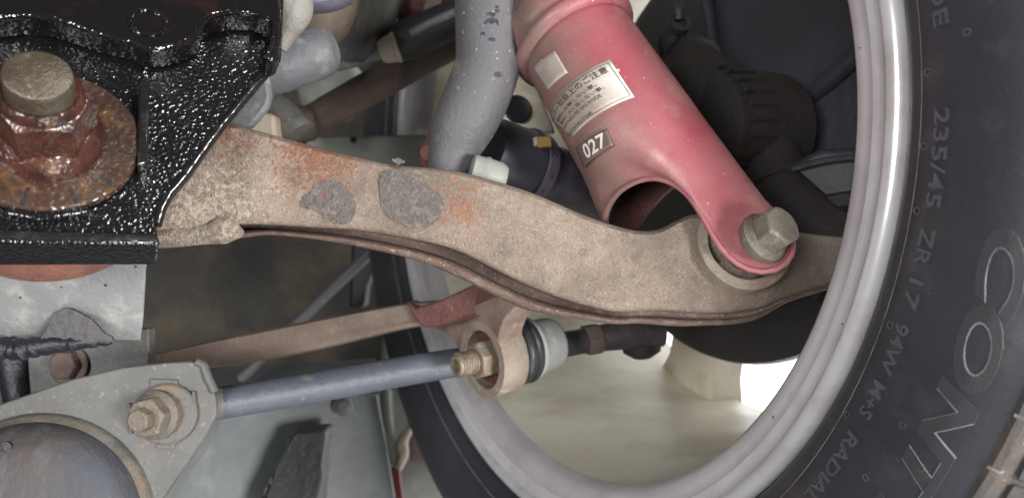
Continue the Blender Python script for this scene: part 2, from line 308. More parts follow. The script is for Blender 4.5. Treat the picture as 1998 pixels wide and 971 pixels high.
# small tick marks on the rim flange
for t, r0, r1 in ((-13.5, .2195, .2262), (-24.2, .2182, .2258), (-39.5, .2075, .215), (4, .2105, .2125)):
    a0 = .0012 if r0 > .218 else .0055
    q = [wp(t - .05, r0, a0 + (.0022 if r0 > .218 else .004)), wp(t + .05, r0, a0 + (.0022 if r0 > .218 else .004)), wp(t + .05, r1, a0 - .0012), wp(t - .05, r1, a0 - .0012)]
    mk('scratch_mark', prism(q, -WN * .0004), M['chip'], wheel)
# spokes and hub
def spoke(t):
    loops = []
    for r, hw, a0, a1 in ((.05, .024, .165, .2), (.09, .022, .166, .202), (.14, .024, .172, .206), (.18, .026, .178, .212), (.206, .034, .18, .216)):
        lp = []
        for s, aa in ((-1, a0), (-.72, a0 - .004), (.72, a0 - .004), (1, a0), (1, a1), (-1, a1)):
            c = wp(t, r, aa); tan = (WV * math.cos(math.radians(t)) - WU * math.sin(math.radians(t))); lp.append(c + tan * hw * s)
        loops.append(lp)
    return loft(loops)
for k in range(5): mk('spoke', spoke(-112 + 72 * k), M['spoke'], wheel, bevel=.002)
mk('hub', lathe(WC + WN * .14, WN, [(.045, 0), (.06, .012), (.062, .05), (.055, .06)]), M['cream'], wheel)
# tyre
TP = [(.2322, .0062), (.2344, .0030), (.2352, -.0012), (.2368, -.0042), (.2400, -.0062), (.2432, -.0074), (.2440, -.0086), (.2500, -.0110), (.2600, -.0132), (.2700, -.0142), (.2800, -.0138), (.2880, -.0122), (.2935, -.0100)]
SH = [(.2935, -.0100), (.2955, -.0102), (.2975, -.0088), (.2985, -.0050), (.3005, -.0030), (.3060, .0010), (.3105, .0080)]
OUT = [(.3105, .0080), (.3120, .02), (.3150, .05), (.3165, .11), (.3150, .17), (.3105, .212), (.302, .226), (.275, .2335), (.25, .231), (.2340, .222), (.217, .2205)]
tyre = mk('tyre', wlathe(TP), M['tyre'], wheel, sharp=40)
mk('tyre_shoulder', wlathe(SH), M['tyre_shoulder'], tyre, sharp=40)
mk('tread_band', wlathe(OUT, 120), M['tread'], tyre, sharp=40)
def side_a(r):
    for (r0, a0), (r1, a1) in zip(TP, TP[1:]):
        if r0 <= r <= r1: return a0 + (a1 - a0) * (r - r0) / (r1 - r0)
    return TP[-1][1]
def text_geo(s, size=1.0, extrude=0.0, outline=0.0, offset=0.0, shear=0.0, xs=1.0, res=4):
    cu = bpy.data.curves.new('text', 'FONT'); cu.body = s; cu.size = size; cu.extrude = extrude; cu.offset = offset; cu.shear = shear; cu.resolution_u = res
    if outline: cu.fill_mode = 'NONE'; cu.bevel_depth = outline; cu.bevel_resolution = 1
    ob = bpy.data.objects.new('text', cu); COL.objects.link(ob)
    dg = bpy.context.evaluated_depsgraph_get(); me = bpy.data.meshes.new_from_object(ob.evaluated_get(dg))
    V = [(v.co.x * xs, v.co.y, v.co.z) for v in me.vertices]; F = [tuple(p.vertices) for p in me.polygons]
    bpy.data.objects.remove(ob); bpy.data.curves.remove(cu); bpy.data.meshes.remove(me); return V, F
def refine(geo, mx):
    me = bpy.data.meshes.new('t'); me.from_pydata(geo[0], [], geo[1]); bm = bmesh.new(); bm.from_mesh(me)
    bmesh.ops.remove_doubles(bm, verts=bm.verts, dist=1e-6); bmesh.ops.triangulate(bm, faces=bm.faces)
    for _ in range(4):
        es = [e for e in bm.edges if e.calc_length() > mx]
        if not es: break
        bmesh.ops.subdivide_edges(bm, edges=es, cuts=1); bmesh.ops.triangulate(bm, faces=bm.faces)
    g = ([tuple(v.co) for v in bm.verts], [tuple(v.index for v in f.verts) for f in bm.faces]); bm.free(); bpy.data.meshes.remove(me); return g
def on_tyre(name, s, t0, t1, r0, r1, h, m, lift=0.0, **k):
    g = text_geo(s, 1.0, h / (r1 - r0) if not k.get('outline') else 0, **k)
    xs = [v[0] for v in g[0]]; ys = [v[1] for v in g[0]]; x0, x1, y0, y1 = min(xs), max(xs), min(ys), max(ys)
    rm = (r0 + r1) / 2; L = math.radians(t0 - t1) * rm
    g = ([((v[0] - x0) / (x1 - x0) * L, (v[1] - y0) / (y1 - y0) * (r1 - r0), v[2] * (r1 - r0)) for v in g[0]], g[1])
    g = refine(g, .004)
    V = []
    for x, y, z in g[0]:
        r = r0 + y; V.append(wp(t0 - math.degrees(x / rm), r, side_a(r) - lift - z))
    return mk(name, (V, g[1]), m, tyre, sharp=30)
for s, t0, t1 in (('SIDE', 8.0, 2.5), ('235/45', -3.5, -10.9), ('ZR', -12.5, -15.4), ('17', -16.5, -18.9), ('94W', -20.2, -24.6), ('M+S', -25.6, -29.0), ('RADIAL', -31.0, -39.3)):
    on_tyre('raised_lettering', s, t0, t1,   .2506, .2560, .0010, M['letter'], .0001, offset=.012)
for s, t0, t1 in (('C', -11.4, -17.2), ('O', -16.5, -22.6), ('N', -22.2, -28.2), ('T', -27.6, -32.6), ('I', -33.0, -34.6)):
    on_tyre('brand_letter_face', s, t0, t1, .2722, .2862, .0002, M['letter_fill'], .0002, offset=.03, shear=.25)
    on_tyre('brand_letter_edge', s, t0, t1, .2722, .2862, 0, M['letter_edge'], .0002, offset=.03, shear=.25, outline=.014)
for t, r in ((-.6, .2468), (-11.4, .2468), (-6.3, .2462), (-21.0, .2478), (-30.3, .2462), (-27.3, .2672), (-33, .2655), (-29.2, .2790), (6, .266), (1.5, .262)):
    mk('vent_pip', ring(wp(t, r, side_a(r)), -WN, [(.0013, -.0004), (.0013, .0004), (.0009, .0004), (.0009, -.0004)], 16), M['letter'], tyre)
mk('sidewall_line', wlathe([(.2436, -.0076), (.2438, -.0086), (.2444, -.0087), (.2446, -.0080)], 160), M['letter_edge'], tyre)
# shoulder notches and tread blocks
nb = None
for k in range(30):
    t = 6 - k * 2.55
    if nb is None:
        lp = [[wp(t + dt, r, a) for dt in (0, -2.1)] for r, a in ((.299, -.0042), (.3035, .000), (.3085, .006), (.3085, .012), (.299, .010))]
        V = []; 
        fr = [wp(t, .3010, -.0042), wp(t - 2.2, .3010, -.0042), wp(t - 2.2, .3130, .007), wp(t, .3130, .007)]
        nb = mk('tread_block', prism(fr, WN * .02), M['tread'], tyre, bevel=.0008)
        b0 = nb; tb = t
    else:
        o = b0.copy(); COL.objects.link(o); o.parent = tyre
        R = Matrix.Translation(WC) @ Matrix.Rotation(math.radians(t - tb), 4, WU.cross(WV)) @ Matrix.Translation(-WC)
        org = Matrix.Translation(W[tyre.name]); o.matrix_local = org.inverted() @ R @ org
for t in (-16.5, -22.5, -26.4, -31):
    mk('shoulder_mark', prism([wp(t, .2945, -.0106), wp(t - .2, .2945, -.0106), wp(t - .2, .2980, -.0092), wp(t, .2980, -.0092)], WN * .003), M['letter_edge'], tyre)

# brake shield, knuckle, caliper inside the wheel
sh = thing('brake_shield', 'large dark round brake shield inside the wheel behind the red shock absorber', 'brake shield', WC + WN * .15)
HC = WC + WN * .15
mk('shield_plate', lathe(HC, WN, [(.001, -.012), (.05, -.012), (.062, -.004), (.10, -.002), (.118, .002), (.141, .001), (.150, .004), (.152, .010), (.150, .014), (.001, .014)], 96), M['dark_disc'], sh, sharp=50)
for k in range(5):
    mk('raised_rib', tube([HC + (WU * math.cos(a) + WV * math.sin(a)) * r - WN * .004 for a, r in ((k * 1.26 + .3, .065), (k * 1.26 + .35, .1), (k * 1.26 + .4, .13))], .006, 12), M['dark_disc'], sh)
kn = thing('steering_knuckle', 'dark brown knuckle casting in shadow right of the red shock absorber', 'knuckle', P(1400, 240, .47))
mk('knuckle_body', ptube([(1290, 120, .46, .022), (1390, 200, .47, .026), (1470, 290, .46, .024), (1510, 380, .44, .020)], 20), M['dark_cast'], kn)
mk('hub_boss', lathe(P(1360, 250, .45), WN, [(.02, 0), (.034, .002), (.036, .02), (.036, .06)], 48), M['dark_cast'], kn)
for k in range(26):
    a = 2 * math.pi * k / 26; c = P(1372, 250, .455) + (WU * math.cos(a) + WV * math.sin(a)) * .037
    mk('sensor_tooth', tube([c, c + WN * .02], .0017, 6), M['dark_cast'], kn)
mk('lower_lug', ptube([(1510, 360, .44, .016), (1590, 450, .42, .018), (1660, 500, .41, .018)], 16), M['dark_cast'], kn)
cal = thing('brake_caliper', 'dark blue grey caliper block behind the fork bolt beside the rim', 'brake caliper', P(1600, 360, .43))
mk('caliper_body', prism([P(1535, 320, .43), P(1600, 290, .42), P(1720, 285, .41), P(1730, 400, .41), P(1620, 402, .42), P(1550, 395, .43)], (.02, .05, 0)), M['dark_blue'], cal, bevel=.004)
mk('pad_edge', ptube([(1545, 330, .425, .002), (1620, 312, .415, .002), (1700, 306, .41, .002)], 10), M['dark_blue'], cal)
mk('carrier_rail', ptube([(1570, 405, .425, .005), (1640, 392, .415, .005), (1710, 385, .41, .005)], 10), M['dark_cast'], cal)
hs = thing('brake_hose', 'thin grey hose with ring fitting hanging at the top behind the shock', 'hose', P(1325, 45, .45))
mk('hose', ptube([(1285, -60, .46, .0035), (1312, -10, .455, .0037), (1324, 20, .45, .0037), (1325, 40, .45, .0035)], 14), M['dark_blue'], hs)
mk('ring_fitting', ring(P(1325, 48, .45), (0.2, -1, .5), [(.0065, -.002), (.0065, .002), (.004, .003), (.0035, -.002)], 24), M['dark_blue'], hs)
mk('mount_plate', prism([P(1285, 70, .46), P(1330, 60, .455), (P(1400, 75, .455)), P(1420, 115, .46), P(1350, 110, .46), P(1290, 120, .465)], (0, .01, 0)), M['dark_cast'], hs, bevel=.002)

# ================================================================ DRIVE SHAFT
ds = thing('drive_shaft_boot', 'violet black rubber boot with band clamp between grey bar and red shock', 'drive shaft boot', P(1050, 330, .44))
bax = (P(1185, 395, .50) - P(965, 300, .43)).normalized(); bo = P(975, 303, .435)
mk('boot', lathe(bo, bax, [(.001, -.012), (.017, -.012), (.0195, -.006), (.0205, .012), (.0215, .016), (.0212, .018), (.0212, .027), (.0215, .028), (.0195, .031), (.0185, .04), (.0195, .044), (.0165, .05), (.0170, .056), (.014, .062), (.014, .12)], 48), M['boot'], ds, sharp=45)
mk('band_clamp', lathe(bo, bax, [(.0215, .0185), (.0226, .0188), (.0226, .0262), (.0215, .0265)], 48, False), M['clamp'], ds)
a_, e1_, e2_ = frame(bax)
for th in (-.5, -.1, .3):
    dirn = (-Vector((0, 1, 0)) + Vector((0, 0, 1)) * math.tan(th)); dirn = (dirn - a_ * dirn.dot(a_)).normalized()
    mk('clamp_dimple', lathe(bo + a_ * .0225 + dirn * .0224, dirn, [(.0012, 0), (.0010, .0005), (.0004, .0006)], 12), M['boot'], ds)
mk('paint_mark', prism([P(1048, 267, .4095), P(1074, 265, .411), P(1077, 286, .411), P(1050, 288, .4095)], (0, .004, 0)), M['yellow'], ds, bevel=.0005)
mk('clamp_ear', prism([P(1040, 268, .409), P(1049, 266, .409), P(1050, 284, .409), P(1042, 286, .409)], (0, .004, 0)), M['white'], ds, bevel=.0005)
kp = thing('cream_hub_plate', 'cream coloured plate with a dark hole between grey bar and red shock', 'plate', P(1015, 220, .50))
mk('plate', prism([P(960, 150, .50), P(1040, 150, .50), P(1085, 260, .51), P(1030, 262, .50), P(1000, 238, .50), P(950, 250, .50)], (0, .006, 0)), M['cream'], kp, bevel=.002)
mk('dark_hole', lathe(P(1010, 213, .4985), (.3, -1, .1), [(.0095, 0), (.0085, .0012), (.006, .0002), (.001, .0001)], 28), M['chip'], kp)
wc = thing('white_bush_nut', 'off white rounded nut behind the arm at the foot of the grey bar', 'nut', P(955, 335, .37))
mk('nut_body', lathe(P(940, 338, .372), Vector((.9, .15, -.25)), [(.006, -.006), (.0078, -.005), (.0080, .0), (.0086, .0012), (.0086, .0022), (.0080, .003), (.0078, .009), (.0062, .0118), (.001, .0128)], 32), M['white'], wc)

# ================================================================ GREY STABILISER BAR
sb = thing('stabiliser_bar', 'bent blue grey painted bar with black chips running down behind the arm', 'stabiliser bar', P(900, 300, .385))
mk('bar_tube', ptube([(957, -90, .395, .0182), (956, 0, .393, .0180), (955, 80, .39, .0172), (951, 130, .388, .0165), (934, 180, .386, .0165), (914, 225, .385, .0160), (897, 262, .385, .0148), (884, 300, .385, .0125), (870, 360, .385, .0105)], 36, 8), M['bar'], sb)
for x, y, rx, ry in ((960, 45, 15, 10), (958, 29, 9, 5), (942, 66, 5, 4), (960, 77, 7, 4), (972, 145, 7, 5), (970, 22, 5, 4), (970, 14, 4, 3)):
    fy = max(0, min(1, y / 130)); cx = 956 - 5 * fy; dc = .393 - .005 * fy; rt = .0180 - .0015 * fy
    V = []
    for q in range(18):
        a = q * math.pi / 9; xx = x + rx * math.cos(a) * (1 + .15 * math.sin(3 * a + x)); yy = y + ry * math.sin(a)
        dx = (xx - cx) * dc / FPX; V.append(P(xx, yy, dc - math.sqrt(max(1e-9, rt * rt - dx * dx)) - .0007))
    mk('paint_chip', prism(V, (0, .0016, 0)), M['chip'], sb)
lk = thing('link_bracket', 'dark red brown bracket ear beside the bottom of the grey bar', 'bracket', P(840, 290, .41))
mk('ear', prism([P(820, 285, .41), P(846, 240, .41), P(870, 245, .405), P(905, 320, .40), P(905, 350, .40), P(815, 330, .41)], (0, .006, 0)), M['brown_red'], lk, bevel=.001)
mk('ear_bolt', hexbolt(P(838, 300, .409), (-.1, -1, .1), .005, 0, .004), M['rust'], lk)

# ================================================================ LOWER ARM
ARM = [ # x, top, face bottom, flange bottom, depth, groove
 (270, 190, 452, 474, .312, .1), (330, 212, 450, 472, .314, .1), (400, 228, 444, 470, .316, .15), (460, 244, 438, 466, .318, .5), (520, 260, 438, 459, .319, .9), (600, 282, 443, 465, .321, 1),
 (690, 305, 448, 479, .323, 1), (770, 322, 460, 497, .325, 1), (850, 328, 476, 521, .327, 1), (900, 336, 492, 544, .328, 1), (960, 352, 522, 574, .329, 1), (1020, 370, 552, 601, .330, 1),
 (1080, 394, 577, 615, .331, 1), (1140, 420, 595, 624, .332, .7), (1200, 440, 607, 632, .333, .3), (1245, 450, 607, 631, .333, .2), (1285, 447, 606, 633, .334, .25), (1325, 428, 608, 636, .334, .25),
 (1355, 418, 610, 636, .335, .2), (1420, 420, 610, 633, .336, .1), (1480, 430, 601, 620, .338, .05), (1530, 447, 582, 593, .342, 0), (1580, 456, 566, 575, .350, 0), (1640, 462, 549, 558, .362, 0), (1740, 470, 530, 540, .385, 0)]
loops = []; lo2 = []
for x, t, b, fb, d, g in cr(ARM, 8):
    g = max(0, min(1, g)); h = b - t; q = fb - b
    jg = .0005 * noise.noise(Vector((x * .012, 0, 3))); jl = 1.4 * noise.noise(Vector((x * .012, 5, 3))); fb += jl; q = fb - b
    sec = [(t + 4, .016), (t, .009), (t + .8, .0052), (t + 3, .0026), (t + 8, .0008), (t + .2 * h, .0002), (t + .5 * h, -.0004), (t + .8 * h, 0), (b - 9, .0005), (b - 3, .0013), (b - .5, .0030),
           (b + .8, .0055 + .003 * g), (b + .04 * q, .0060 + .030 * g), (b + .44 * q, .0060 + .030 * g), (b + .48 * q, .0058 + .006 * g + jg), (b + .56 * q, .0050 + .001 * g + jg), (b + .70 * q, .0044 + jg), (b + .86 * q, .0052 + jg), (b + .96 * q, .0075), (fb, .011), (fb - .1 * q, .040), (t + .6 * h, .044), (t + .2 * h, .040), (t + 10, .030)]
    lx = x
    loops.append([P(lx, y, d + z) for y, z in sec])
arm = thing('lower_control_arm', 'long weathered tan forged suspension arm crossing the middle of the frame', 'suspension arm', P(900, 480, .345))
ga = loft(loops)
ao = mk('forged_body', ga, M['arm'], arm, sharp=48)
ao.data.materials.append(M['arm_low'])
for i, p in enumerate(ao.data.polygons):
    if 11 <= i % 24 <= 20 and i // 24 < len(loops) - 1 and i // 24 > 22: p.material_index = 1
def armface(x):
    q = cr(ARM, 5)
    for a, b in zip(q, q[1:]):
        if a[0] <= x <= b[0]: return a[4] + (b[4] - a[4]) * (x - a[0]) / (b[0] - a[0])
    return .33
def blob(name, outline, m, d_off, th, par, dfun):
    q = cr(outline + outline[:1], 9)[:-1]
    q = [(x + 2.2 * noise.noise(Vector((x * .12, y * .12, 1))), y + 2.2 * noise.noise(Vector((x * .12, y * .12, 7)))) for x, y in q]
    q = [(x + 3.4 * noise.noise(Vector((x * .22, y * .22, 3))), y + 3.4 * noise.noise(Vector((x * .22, y * .22, 9)))) for x, y in q]
    return mk(name, prism([P(x, y, dfun(x) + d_off) for x, y in q], (0, th, 0)), m, par, bevel=.00025)
blob('scab_patch', [(612, 362), (640, 352), (672, 362), (692, 390), (690, 420), (668, 436), (640, 430), (618, 412), (598, 406), (586, 398), (596, 380), (606, 374)], M['patch'], -.0007, .002, arm, armface)
blob('scab_patch', [(742, 336), (780, 330), (816, 340), (838, 366), (862, 384), (862, 410), (842, 438), (806, 444), (770, 432), (748, 408), (740, 376)], M['patch'], -.0008, .002, arm, armface)
blob('scab_patch', [(762, 312), (778, 308), (790, 316), (778, 321)], M['patch'], .0002, .002, arm, armface)
# cast lump at the inner end
mk('cast_lump', ptube([(300, 466, .3185, .0040), (340, 463, .3185, .0042), (380, 460, .3186, .0040), (410, 455, .3184, .0046), (432, 450, .3182, .0056), (448, 450, .3186, .0052), (462, 453, .321, .003), (474, 455, .325, .001)], 18, 8), M['arm'], arm)
# bush sleeve round the fork eye
SW = Vector((.12, -.93, .30)).normalized()
bc = P(1452, 474, .3345)
bt = thing('fork_bush', 'round bush with rust edged pale sleeve and black rubber behind the fork eye', 'bush', bc)
mk('sleeve', ring(bc, SW, [(.0212, -.010), (.0213, .0012), (.0208, .0018), (.0172, .0018), (.0164, .001), (.0164, -.012)], 64), M['eye'], bt)
mk('bush_rubber', lathe(bc, SW, [(.0163, -.011), (.0163, -.006), (.014, -.007), (.011, -.006), (.009, -.004), (.001, -.004)], 48), M['rubber'], bt)

# ================================================================ RED SHOCK ABSORBER
A0, B0 = P(1140, 110, .385), P(1258, 297, .362)
SA = (B0 - A0).normalized(); L0 = (B0 - A0).length
shock = thing('shock_absorber', 'dusty red shock absorber with forked foot and white paper sticker', 'shock absorber', P(1500, 470, .32))
view = (A0 + B0).normalized()
SE2 = (-view - SA * (-view).dot(SA)).normalized()      # towards the camera
SE1 = SA.cross(SE2).normalized()
if SE1.x > 0: SE1 = -SE1                               # to the left in the picture
def rad(s):                                            # radius along the body
    return .0288 + max(0, s) * .035
def sp(phi, s, r): phi = math.radians(phi); return A0 + SA * s + (SE1 * math.cos(phi) + SE2 * math.sin(phi)) * r
NC = 72
KEY = [(-20, 1192, 480, .376), (0, 1174, 436, .372), (10, 1180, 446, .362), (20, 1188, 402, .3555), (36, 1232, 364, .346), (56, 1288, 350, .338), (74, 1340, 376, .330), (104, 1378, 434, .324), (119, 1406, 490, .320), (131, 1442, 536, .317),
       (141, 1502, 558, .3155), (149, 1553, 538, .3155), (157, 1563, 500, .3165), (168, 1552, 470, .319), (182, 1522, 428, .328), (200, 1462, 372, .343), (230, 1400, 330, .37), (270, 1300, 380, .390), (305, 1235, 460, .392), (340, 1192, 480, .376)]
def keyed(phi):
    while phi < -20: phi += 360
    while phi >= 340: phi -= 360
    for i, (a, b) in enumerate(zip(KEY, KEY[1:])):
        if a[0] <= phi <= b[0]:
            t = (phi - a[0]) / (b[0] - a[0]); p0 = KEY[i - 1] if i else KEY[0]; p3 = KEY[i + 2] if i + 2 < len(KEY) else b
            def h(k): return .5 * (2 * a[k] + (b[k] - p0[k]) * t + (2 * p0[k] - 5 * a[k] + 4 * b[k] - p3[k]) * t * t + (3 * a[k] - p0[k] - 3 * b[k] + p3[k]) * t ** 3)
            return P(h(1), h(2), h(3))
SB = L0 * .80
rows = []
for i in range(13):
    s = -.008 + (SB + .008) * i / 12; rows.append([sp(360 * k / NC, s, rad(s)) for k in range(NC)])
base = [sp(360 * k / NC, SB, rad(SB)) for k in range(NC)]
ends = [keyed(360 * k / NC) for k in range(NC)]
for i in range(1, 25):
    t = i / 24; row = []
    for k in range(NC):
        p0, p1 = base[k], ends[k]; D = (p1 - p0).length
        m0 = (SA + (SE1 * math.cos(2 * math.pi * k / NC) + SE2 * math.sin(2 * math.pi * k / NC)) * .035) * D * 1.0; m1 = (p1 - p0) * .9
        h00 = 2 * t ** 3 - 3 * t * t + 1; h10 = t ** 3 - 2 * t * t + t; h01 = -2 * t ** 3 + 3 * t * t; h11 = t ** 3 - t * t
        row.append(p0 * h00 + m0 * h10 + p1 * h01 + m1 * h11)
    rows.append(row)
for _ in range(7):
    new = [list(r) for r in rows]
    for i in range(14, len(rows)):
        for k in range(NC):
            nb_ = [rows[i - 1][k], rows[i][(k + 1) % NC], rows[i][k - 1]] + ([rows[i + 1][k]] if i + 1 < len(rows) else [])
            new[i][k] = rows[i][k] * .5 + sum(nb_, Vector((0, 0, 0))) * (.5 / len(nb_))
    rows = new
V, F = loft(rows, cap=False)
fr_ = [a + (b - a).normalized() * .0009 - SE2 * 0 for a, b in zip(rows[-1], rows[-2])]
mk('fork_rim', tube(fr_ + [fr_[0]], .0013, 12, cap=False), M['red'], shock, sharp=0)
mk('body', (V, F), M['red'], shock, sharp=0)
bo_ = bpy.data.objects['body']
k = bo_.modifiers.new('solid', 'SOLIDIFY'); k.thickness = .0033; k.offset = -1; k.material_offset = 1; bo_.data.materials.append(M['brown_red'])
# collar bands on top
AC = A0 + SA * .0145
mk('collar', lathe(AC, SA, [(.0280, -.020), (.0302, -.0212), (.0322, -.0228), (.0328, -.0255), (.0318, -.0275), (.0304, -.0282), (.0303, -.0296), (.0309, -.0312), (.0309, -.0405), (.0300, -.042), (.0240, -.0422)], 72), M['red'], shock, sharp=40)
mk('upper_tube', lathe(AC, SA, [(.0272, -.042), (.0272, -.062), (.0285, -.0625), (.0285, -.15)], 56), M['brown'], shock)
# machined flat by the eye
mk('machined_flat', prism([P(x, y, .3152 + (x - 1500) * -.00001) for x, y in ((1478, 545 - 30), (1462, 480), (1470, 440))], (0, .001, 0)), M['red_dull'], shock) if False else None
# stickers: cylinder patches
def rr(s): return rad(s)
def invshock(x, y):
    """sight line of a pixel to (phi, s) on the body"""
    d = P(x, y, 1.0).normalized(); lo = None; t = .30
    best = (9, 0, 0)
    while t < .45:
        q = d * t; rel = q - A0; s = rel.dot(SA); v = rel - SA * s
        if v.length < rad(s): 
            return math.degrees(math.atan2(v.dot(SE2), v.dot(SE1))), s
        if 0 < s < L0 and v.length - rad(s) < best[0]: best = (v.length - rad(s), math.degrees(math.atan2(v.dot(SE2), v.dot(SE1))), s)
        t += .0001
    return best[1:]
def patch(name, corners, m, lift, th=.0002, nu=14, nv=6, par=None):
    (p00, s00), (p10, s10), (p11, s11), (p01, s01) = [invshock(*c) for c in corners]
    V = []; F = []
    for i in range(nu + 1):
        for j in range(nv + 1):
            a, b = i / nu, j / nv
            ph = (p00 * (1 - a) + p10 * a) * (1 - b) + (p01 * (1 - a) + p11 * a) * b
            s = (s00 * (1 - a) + s10 * a) * (1 - b) + (s01 * (1 - a) + s11 * a) * b
            V.append(sp(ph, s, rad(s) + lift))
    for i in range(nu):
        for j in range(nv): F.append((i * (nv + 1) + j, i * (nv + 1) + j + 1, (i + 1) * (nv + 1) + j + 1, (i + 1) * (nv + 1) + j))
    o = mk(name, (V, F), m, par or shock, solid=th)
    return o, [(p00, s00), (p10, s10), (p11, s11), (p01, s01)]
def text_on(name, s, cs, u0, u1, v0, v1, m, lift, par, offset=0.0, curve=None):
    g = text_geo(s, 1.0, 0, offset=offset, res=2); xs = [v[0] for v in g[0]]; ys = [v[1] for v in g[0]]; x0, x1, y0, y1 = min(xs), max(xs), min(ys), max(ys)
    g = refine(([((v[0] - x0) / (x1 - x0), (v[1] - y0) / (y1 - y0), 0) for v in g[0]], g[1]), .12)
    V = []
    for x, y, z in g[0]:
        a = u0 + (u1 - u0) * x; b = v0 + (v1 - v0) * (1 - y)
        (p00, s00), (p10, s10), (p11, s11), (p01, s01) = cs
        ph = (p00 * (1 - a) + p10 * a) * (1 - b) + (p01 * (1 - a) + p11 * a) * b
        ss = (s00 * (1 - a) + s10 * a) * (1 - b) + (s01 * (1 - a) + s11 * a) * b
        V.append(sp(ph, ss, rad(ss) + lift))
    return mk(name, (V, g[1]), m, par, sharp=0)
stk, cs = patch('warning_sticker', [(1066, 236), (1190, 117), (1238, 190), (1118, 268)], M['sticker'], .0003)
text_on('printed_text', 'ダンパー取扱上のご注意', cs, -.02, .93, .10, .27, M['ink'], .00045, stk, .015)
text_on('printed_text', '1. 絶対に分解しない事。', cs, .05, .76, .33, .43, M['ink'], .00045, stk, .01)
text_on('printed_text', '2. 絶対に火に投じない事。', cs, .04, .80, .47, .57, M['ink'], .00045, stk, .01)
text_on('printed_text', 'HIGH PRESSURE GAS INSIDE', cs, .04, .72, .61, .70, M['ink'], .00045, stk, .01)
text_on('printed_text', 'DO NOT DISASSEMBLE OR FRAME!', cs, .0, .50, .84, .92, M['ink'], .00045, stk, .01)
def frame_line(a0, b0, a1, b1):
    (p00, s00), (p10, s10), (p11, s11), (p01, s01) = cs; V = []
    for i in range(13):
        t = i / 12; a = a0 + (a1 - a0) * t; b = b0 + (b1 - b0) * t
        ph = (p00 * (1 - a) + p10 * a) * (1 - b) + (p01 * (1 - a) + p11 * a) * b; s = (s00 * (1 - a) + s10 * a) * (1 - b) + (s01 * (1 - a) + s11 * a) * b
        V.append(sp(ph, s, rad(s) + .0004))
    return tube(V, .00012, 5)
mk('printed_border', join(frame_line(.03, .06, .97, .06), frame_line(.97, .06, .97, .94), frame_line(.97, .94, .03, .94)), M['ink'], stk)
patch('blank_sticker', [(1041, 134), (1083, 100), (1108, 142), (1070, 176)], M['sticker_dull'], .0003)
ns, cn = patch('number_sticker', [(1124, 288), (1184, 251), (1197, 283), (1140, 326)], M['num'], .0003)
text_on('printed_number', '027', cn, .25, .90, .10, .88, M['numink'], .00045, ns, .02)

# bolt through the fork
fc = P(1490, 463, .3135)
BW = Vector((.44, -.775, .45)).normalized()
fb = thing('fork_bolt', 'dusty olive hex bolt with washer at the foot of the red fork', 'bolt', fc)
mk('bolt_head', hexbolt(fc + BW * .003, BW, .0090, .0, .0086, rot=.35), M['bolt'], fb, bevel=.0004)
mk('washer', lathe(fc, BW, [(.0096, -.004), (.0107, -.0012), (.0107, .0006), (.0096, .0018), (.0092, .0034), (.001, .0034)], 48), M['bolt'], fb)

# ================================================================ BLACK SUBFRAME BRACKET
PN = Vector((.386, -.795, .477)).normalized(); PO = Vector((-.1617, .27, .037))
def pp(x, y, off=0.0): return plane_pt(x, y, PO + PN * off, PN)
br = thing('subframe_bracket', 'glossy black coated subframe bracket with folded lower edge at upper left', 'bracket', pp(300, 440))
out = [(-120, -120), (560, -120), (549, 112), (534, 126), (500, 165), (440, 237), (400, 290), (362, 344), (332, 378), (315, 408), (306, 436), (307, 462), (-120, 452)]
mk('side_plate', prism([pp(*p) for p in out], -PN * .004), M['black'], br, bevel=.0011)
edge = [(536, 124), (500, 165), (440, 237), (400, 290), (362, 344), (332, 378), (315, 408), (306, 438)]
mk('edge_bead', tube([pp(x, y, -.0010) for x, y in edge], .0019, 12), M['black_gloss'], br)
mk('lower_flange', prism([pp(-120, 455, .003), pp(306, 458, .003), pp(312, 466, .003), pp(308, 476, .003), pp(-120, 473, .003)], -PN * .016), M['black'], br, bevel=.0014)
mk('flange_bead', tube([pp(x, y, .0022) for x, y in ((-120, 459), (0, 461), (100, 463), (200, 465), (307, 466))], .0019, 12), M['black_gloss'], br)
up = [(-120, -140), (-120, 45), (0, 33), (41, 29), (103, 35), (144, 49), (185, 64), (227, 76), (255, 81), (280, 94), (313, 96), (350, 88), (371, 80), (387, 68), (396, 46), (412, 32), (453, 24), (500, 26), (531, 42), (530, 78), (517, 108), (528, 118), (546, 112), (551, 60), (549, 20), (534, -140)]
mk('top_channel', prism([pp(*p, .012) for p in up], -PN * .0118), M['black_smooth'], br, bevel=.0016)
mk('channel_lip', tube(cr([tuple(pp(x, y, .0115)) for x, y in ((380, 76), (396, 48), (412, 34), (453, 25), (500, 27), (533, 43), (532, 80), (520, 112))], 4), .0011, 10), M['black_smooth'], br)
mk('stamped_ring', ring(pp(288, 43, .012), PN, [(.0072, -.001), (.0072, .0004), (.0062, .0010), (.0054, .0004), (.0054, -.001)], 40), M['black_smooth'], br)
mk('guide_rib', prism([pp(270, 156, .007), pp(291, 152, .007), pp(290, 316, .007), pp(268, 322, .007)], -PN * .008), M['black_gloss'], br, bevel=.0008)
V = []
wb = [lathe(pp(287 + random.uniform(-3, 3), 100 + i * 7, .0), PN, [(.0014, 0), (.0012, .0008), (.0004, .0014)], 10) for i in range(8)]
mk('weld_bead', join(*wb), M['black'], br)
mk('lower_tab', prism([pp(10, 396, .003), pp(60, 404, .003), pp(175, 399, .003), pp(176, 414, .003), pp(70, 430, .003), pp(50, 424, .003), pp(8, 416, .003)], -PN * .004), M['black'], br, bevel=.0008)

